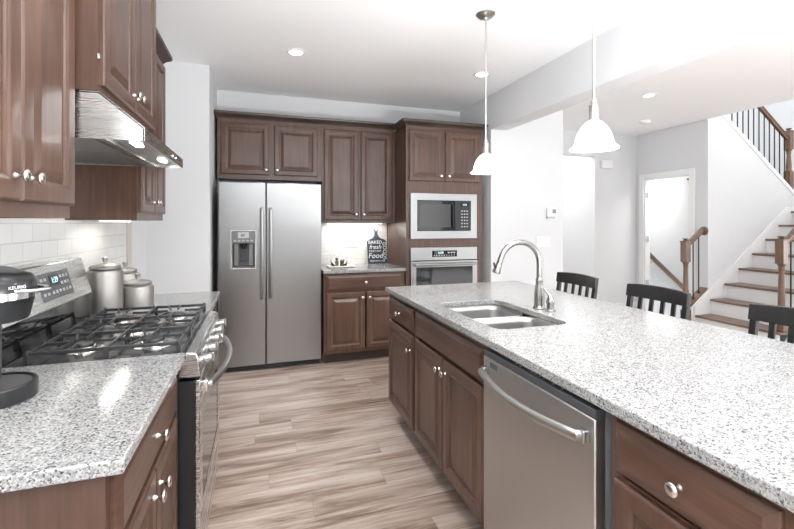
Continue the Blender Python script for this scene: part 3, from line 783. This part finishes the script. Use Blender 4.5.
for s_, z, sz, sh, x in (('BAKED', .243, .052, 0, -.018), ('fresh', .190, .070, .3, -.022), ('EVERY DAY', .143, .028, 0, -.022), ('Food', .090, .082, .25, -.024), ('MADE WITH LOVE', .032, .021, 0, -.004)):
    text(s_, sz, WHITEINK, 'lettering', t, (x, -.0012, z), shear=sh)
text('GOODS', .056, WHITEINK, 'lettering', t, (.086, -.0012, .145), (R(90), R(90), 0))

t = thing('serving_board', 'thin cream tray under the glass dome on the back counter', 'tray', (.80, 4.36, CT1))
MB().box(-.135, -.085, .004, .145, .085, .016).obj('board', CREAM, t, bevel=.004)
for x in (-.10, .10):
    for y in (-.05, .05): MB().lathe([(.008, 0), (.008, .0042)], (x, y, 0), n=10).obj('foot', CREAM, t)
tag(MB().lathe([(.085, .0), (.085, .065), (.074, .095), (.045, .115), (.010, .121), (.006, .128), (.014, .138), (.010, .148), (.002, .150)], n=32, cap=False).obj('glass_dome', GLASS, None, (.785, 4.36, CT1+.0165)), 'clear glass dome covering the two small brown shakers', 'glass dome')
bpy.data.objects['glass_dome'].modifiers.new('t', 'SOLIDIFY').thickness = .002
tag(MB().lathe([(.022, 0), (.023, .035), (.020, .05), (.012, .058), (.018, .066), (.015, .078), (.002, .080)], n=16).obj('shaker', TAUPE, None, (.762, 4.36, CT1+.0165)), 'taller brown shaker, left one under the glass dome', 'shaker', 'brown shakers under the dome')
tag(MB().lathe([(.016, 0), (.018, .01), (.009, .022), (.012, .03), (.024, .05), (.022, .062), (.002, .064)], n=16).obj('shaker', TAUPE, None, (.818, 4.36, CT1+.0165)), 'brown goblet-shaped shaker, right one under the glass dome', 'shaker', 'brown shakers under the dome')

def outlet(name, label, cat, loc, rz, gangs, kind):
    t = thing(name, label, cat, loc, rz)
    w = .050*gangs+.030
    MB().box(-w/2, -.006, -.058, w/2, 0, .058).obj('plate', PLATE, t, bevel=.003)
    for g in range(gangs):
        x = (g-(gangs-1)/2)*.046
        if kind == 'switch':
            MB().box(x-.016, -.0085, -.032, x+.016, -.0055, .032).obj('rocker', TRIM, t, bevel=.002)
        else:
            for z in (-.02, .02): MB().box(x-.014, -.0075, z-.013, x+.014, -.0055, z+.013).obj('socket', TRIM, t, bevel=.003)
    return t
outlet('wall_outlet', 'white outlet plate on the back tile left of the cutting board', 'outlet', (.985, 4.712, 1.155), 0, 2, 'outlet')
outlet('light_switch', 'white three-rocker switch plate below the thermostat', 'light switch', (3.01, 3.985, 1.165), 0, 3, 'switch')
t = thing('thermostat', 'white thermostat on the wall above the switch plate', 'thermostat', (3.115, 3.985, 1.49))
MB().box(-.065, -.024, -.050, .065, 0, .050).obj('case', PLATE, t, bevel=.006)
MB().box(.0, -.0255, -.012, .048, -.0235, .034).obj('display', mat('lcd_grey', (.22, .23, .22), .3), t)
MB().box(-.060, -.018, -.068, .040, 0, -.051).obj('cover', mat('grey_case', (.5, .5, .5), .5), t, bevel=.002)
tag(MB().box(-.10, -.045, -.062, .10, 0, .062).obj('door_chime', PLATE, None, (5.035, 5.17, 2.265), bevel=.008), 'white door chime box high on the far wall', 'door chime')

# ------------------------------------------------------------------ under-cabinet light bars
def light_bar(label, loc, rz, length, power):
    t = thing('under_cabinet_light', label, 'light', loc, rz, 'under-cabinet light bars')
    MB().box(-length/2, -.018, -.016, length/2, .018, 0).obj('housing', TRIM, t, bevel=.002)
    MB().box(-length/2+.006, -.014, -.0185, length/2-.006, .014, -.016).obj('diffuser', STRIP, t)
    a = area('light', (0, 0, -.021), (0, 0, -1), length*.9, .03, power, (1, .95, .87), t)
light_bar('lit strip under the upper cabinet above the cutting board', (1.01, 4.62, 1.381), 0, .62, 1.7)
light_bar('lit strip under the upper cabinet above the canisters', (-.76, 2.73, 1.396), L90, .45, .3)
light_bar('lit strip under the top left cabinet above the coffee maker', (-.78, 1.31, 1.396), L90, .50, .6)

# ------------------------------------------------------------------ pendants and ceiling lights
def pendant(x, y, label):
    t = thing('pendant_light', label, 'pendant light', (x, y, CH), 0, 'bell pendant lights over the island')
    MB().lathe([(.062, 0), (.062, -.006), (.045, -.022), (.014, -.028), (.010, -.04), (.004, -.042)], n=32).obj('canopy', HUB, t)
    MB().tube([(0, 0, -.035), (0, 0, -.835)], .0055, 10).obj('stem', HUB, t)
    MB().lathe([(.008, -.820), (.013, -.83), (.013, -.842), (.020, -.848), (.020, -.905), (.024, -.912), (.024, -.922), (.018, -.926)], n=24).obj('socket_cup', HUB, t)
    o = MB().lathe([(.024, -.918), (.036, -.926), (.054, -.945), (.068, -.970), (.077, -.998), (.081, -1.018), (.088, -1.030), (.101, -1.038), (.101, -1.042), (.086, -1.036)], n=40, cap=False).obj('glass_shade', SHADE, t, sharp=60)
    o.modifiers.new('t', 'SOLIDIFY').thickness = .003
    lamp('bulb', 'POINT', (0, 0, -1.03), 5, t, size=.04)
pendant(1.41, 2.457, 'white bell pendant with its ceiling canopy in view, over the far end of the island')
pendant(1.41, 1.514, 'larger-looking nearer bell pendant over the island, its rod running out of frame')

def can_light(x, y, label, power=42):
    t = thing('recessed_light', label, 'ceiling light', (x, y, CH), 0, 'round recessed ceiling lights')
    MB().lathe([(.052, -.0005), (.075, -.0005), (.075, -.006), (.054, -.009), (.052, -.004)], n=32, cap=False).obj('trim_ring', TRIM, t)
    MB().lathe([(.053, -.001), (.053, -.004), (.002, -.004)], n=32).obj('lens', LENS, t)
    lamp('bulb', 'SPOT', (0, 0, -.02), power, t, size=.05, spot=90)
can_light(.277, 3.47, 'lit recessed ceiling light in front of the refrigerator')
can_light(1.944, 3.457, 'lit recessed ceiling light beside the rod of the far pendant', 7)
for x, y in ((.277, 1.55), (1.944, .9), (.277, -.6)): lamp('ceiling_fill_spot', 'SPOT', (x, y, CH-.02), 10, None, size=.06, spot=105)  # added unseen spots without fixtures, brightening the floor and island
can_light(3.96, 3.47, 'lit recessed ceiling light beyond the header, near the stairs', 4)
t = thing('smoke_detector', 'small white round detector on the ceiling beyond the recessed light near stairs', 'smoke detector', (4.92, 4.37, CH))
MB().lathe([(.066, 0), (.066, -.012), (.055, -.034), (.020, -.040), (.002, -.040)], n=32).obj('case', PLATE, t)
MB().lathe([(.012, -.0398), (.010, -.044), (.002, -.044)], (0, 0, 0), n=16).obj('sensor', GREYBTN, t)

# ------------------------------------------------------------------ bar stools
def stool():
    t = thing('bar_stool', '', 'bar stool', (0, 0, 0), I90, 'dark slat-back stools at the island')
    zs = .62
    m = MB().prism([(-.20, -.20), (.20, -.20), (.205, .19), (-.205, .19)], zs-.035, zs, 'Z'); m.obj('seat', STOOLW, t, bevel=.01)
    for sx in (-1, 1):
        MB().bar((sx*.185, -.19, 0), (sx*.172, -.165, zs-.034), .036, .036).obj('leg', STOOLW, t, bevel=.003)
        MB().prism([(.195, 0), (.228, 0), (.200, zs), (.253, .985), (.233, .985), (.170, zs)], sx*.183-.016, sx*.183+.016, 'X').obj('leg', STOOLW, t, bevel=.003)
    def yb(z): return .182 + (z-zs)/(.985-zs)*.055
    def rail(z0, z1, crownz):
        m = MB(); n = 10; rings = []
        for k in range(n+1):
            x = -.201+.402*k/n; f = 1-(x/.201)**2; off = .018*f-.006
            rings.append([m.bm.verts.new(p) for p in ((x, yb(z0)+off-.010, z0), (x, yb(z0)+off+.012, z0), (x, yb(z1)+off+.012, z1+crownz*f), (x, yb(z1)+off-.010, z1+crownz*f))])
        for A, B in zip(rings, rings[1:]):
            for q in range(4): m.bm.faces.new((A[q], A[(q+1) % 4], B[(q+1) % 4], B[q]))
        m.bm.faces.new(rings[0][::-1]); m.bm.faces.new(rings[-1])
        return m
    rail(.912, .985, .010).obj('top_rail', STOOLW, t, bevel=.003)
    rail(.70, .735, 0).obj('lower_rail', STOOLW, t, bevel=.003)
    for k in range(4):
        x = -.110+.0733*k; f = 1-(x/.201)**2; off = .018*f-.005
        MB().prism([(yb(.73)+off-.005, .73), (yb(.73)+off+.007, .73), (yb(.92)+off+.007, .918), (yb(.92)+off-.005, .918)], x-.013, x+.013, 'X').obj('slat', STOOLW, t, bevel=.002)
    for sx in (-1, 1): MB().bar((sx*.182, -.175, .22), (sx*.182, .205, .22), .02, .03).obj('stretcher', STOOLW, t)
    MB().bar((-.18, -.18, .26), (.18, -.18, .26), .02, .03).obj('footrest', STOOLW, t)
    return t
s0 = stool()
for i, (y, lab) in enumerate(((2.57, 'dark slat-back bar stool at the far end of the island, nearest the thermostat wall'), (1.905, 'dark slat-back bar stool in the middle of the island row, in front of the doorway'), (1.20, 'dark slat-back bar stool at the right edge, in front of the near newel post'))):
    o = s0 if i == 0 else copy_tree(s0)
    o.location = (2.0, y, 0); o['label'] = lab

# ------------------------------------------------------------------ staircase
rise, run, X0s, Z0s = .195, .268, 5.37, .175
YN, YF = 3.11, 4.05
t = thing('staircase', 'straight stair flight with brown treads and white risers at right', 'staircase', (X0s, YN, 0))
NT = 8
for k in range(NT):
    z = Z0s+rise*k; x = run*k
    ln = run+.028 if k < NT-1 else 1.05
    MB().box(x, -.03, z-.026, x+ln, YF-YN-.022, z).obj('tread', STAIRW, t, bevel=.008)
    MB().box(x+.028, 0, max(0, z-rise), x+.045, YF-YN-.022, z-.0265).obj('riser', TRIM, t)
sk = [(5.665-X0s, 0), (5.665-X0s, Z0s+rise*.95+.05), (5.70-X0s, Z0s+rise*1.05+.10)]
xe = 7.165-X0s
sl_ = rise/run
sk = [(5.38-X0s, 0.0), (5.38-X0s, .29), (xe, .29+sl_*xe), (2.97, .29+sl_*xe), (2.97, .9), (.4, 0)]
MB().prism(sk, YF-YN-.021, YF-YN-.001).obj('skirt_board', TRIM, t, bevel=.003)
st = [(.068, 0), (run*NT, .147+rise*(NT-1)), (run*NT, 0)]
MB().prism(st, -.004, .016).obj('near_stringer', TRIM, t)

def newel_mb(h, base=.0):
    m = MB()
    q = .042
    m.box(-q, -q, base, q, q, base+.20*h if base == 0 else base+.30)
    z1 = base+(.20*h if base == 0 else .30); z2 = h-.31
    m.lathe([(.040, z1), (.040, z1+.015), (.030, z1+.03), (.035, z1+.05), (.034, z1+.10), (.026, z2-.12), (.024, z2-.07), (.031, z2-.05), (.025, z2-.035), (.040, z2-.01), (.040, z2)], n=20)
    m.box(-q, -q, z2, q, q, h-.035)
    m.box(-q-.006, -q-.006, h-.050, q+.006, q+.006, h-.035)
    return m
def newel(t, loc, h, base=0.0):
    o = newel_mb(h, base).obj('newel_post', NEWELW, t, loc, bevel=.004)
    MB().lathe([(.040, h-.035), (.034, h-.028), (.018, h-.024), (.022, h-.016), (.036, h-.010), (.036, h-.004), (.024, h), (.002, h)], n=20).obj('cap', mat('newel_cap', (.12, .085, .065), .4) if 'newel_cap' not in bpy.data.materials else bpy.data.materials['newel_cap'], o)
    return o
def handrail(t, a, b, name='handrail'):
    m = MB()
    a, b = Vector(a), Vector(b); tt = (b-a).normalized(); sx = tt.cross(Vector((0, 0, 1))).normalized(); u = sx.cross(tt)
    prof = [(-.020, -.028), (.020, -.028), (.024, -.014), (.018, -.006), (.030, .006), (.030, .018), (.018, .029), (-.018, .029), (-.030, .018), (-.030, .006), (-.018, -.006), (-.024, -.014)]
    A = [m.bm.verts.new(a+sx*p+u*q) for p, q in prof]; B = [m.bm.verts.new(b+sx*p+u*q) for p, q in prof]
    n = len(prof)
    m.bm.faces.new(A); m.bm.faces.new(B[::-1])
    for k in range(n): m.bm.faces.new((A[k], A[(k+1) % n], B[(k+1) % n], B[k]))
    return m.obj(name, NEWELW, t)
def baluster(t, p, z0, z1):
    o = MB().tube([(p[0], p[1], z0), (p[0], p[1], z1)], .0075, 8).obj('baluster', BALM, t)
    MB().lathe([(.015, z0), (.015, z0+.015), (.009, z0+.024)], (p[0], p[1], 0), n=12).obj('shoe', BALM, o)
# near railing of the lower flight
t = thing('stair_railing', 'stair railing with wooden newel post at the right edge of the photo', 'railing', (5.49, 3.135, Z0s+.002))
newel(t, (.0, 0, 0), 1.05)
handrail(t, (.0, 0, .93), (2.1, 0, .93+2.1*sl_))
for k in range(1, 14):
    x = .155+.134*(k-1); n_ = int((x+.12)/run)
    baluster(t, (x, 0, 0), rise*n_+.001, .91+x*sl_)
# short railing at the wall end
t = thing('stair_railing', 'short stair railing with newel post and wall rosette beside the doorway', 'railing', (5.305, 4.10, 0))
newel(t, (0, 0, 0), 1.17)
handrail(t, (0, 0, 1.06), (.285, 0, 1.06+.285*sl_))
MB().lathe([(.058, .334), (.058, .322), (.045, .308), (.03, .304)], (0, 0, 1.265), 'X', 24).obj('rosette', NEWELW, t)
MB().prism([(.045, 0), (.045, .278), (.332, .487), (.332, 0)], -.048, .045).obj('stringer', TRIM, t)
MB().prism([(.044, .279), (.044, .303), (.334, .514), (.334, .490)], -.046, .055).obj('shoe_rail', STAIRW, t, bevel=.003)
for x in (.135, .235): baluster(t, (x, 0, 0), .304+(x-.044)*.7276, 1.035+x*sl_)
# upper flight
t = thing('upper_stair_railing', 'upper stair railing with thin black balusters at the top right', 'railing', (7.335, 4.10, 1.52))
s2 = .712
zs_ = lambda X: 2.86+.0-(X-5.90)*s2 - 1.52
MB().prism([(5.745-7.335, zs_(5.745)-.055), (7.44-7.335, zs_(7.44)-.055), (7.44-7.335, zs_(7.44)+.012), (5.745-7.335, zs_(5.745)+.012)], -.062, .06).obj('cap_board', TRIM, t, bevel=.003)
newel(t, (0, 0, 0), 1.23, .30)
handrail(t, (0, 0, zs_(7.335)+.74), (5.76-7.335, 0, zs_(5.76)+.74))
for k in range(14):
    X = 7.245-.108*k
    baluster(t, (X-7.335, 0, 0), zs_(X)+.013, zs_(X)+.715)
t = thing('upper_stairs', 'upper stair flight behind the balusters at the top right', 'staircase', (7.5, 4.15, 1.52))
for k in range(6):
    MB().box(-.268*k-.27, .01, rise*(k+1)-.026, -.268*k+.028, 1.0, rise*(k+1)).obj('tread', STAIRW, t)
    MB().box(-.268*k-.02, .01, rise*k, -.268*k, 1.0, rise*(k+1)-.0265).obj('riser', TRIM, t)
# handrail inside the doorway going down
t = thing('wall_handrail', 'wooden handrail on the wall inside the doorway, sloping down', 'handrail', (5.80, 5.105, .90))
handrail(t, (0, 0, 0), (1.3, 0, -1.3*.767), 'rail')
for x in (.10, .95):
    MB().tube([(x, .065, -x*.767-.09), (x, .03, -x*.767-.085), (x, 0, -x*.767-.03)], .007, 8).obj('bracket', NICKEL, t)
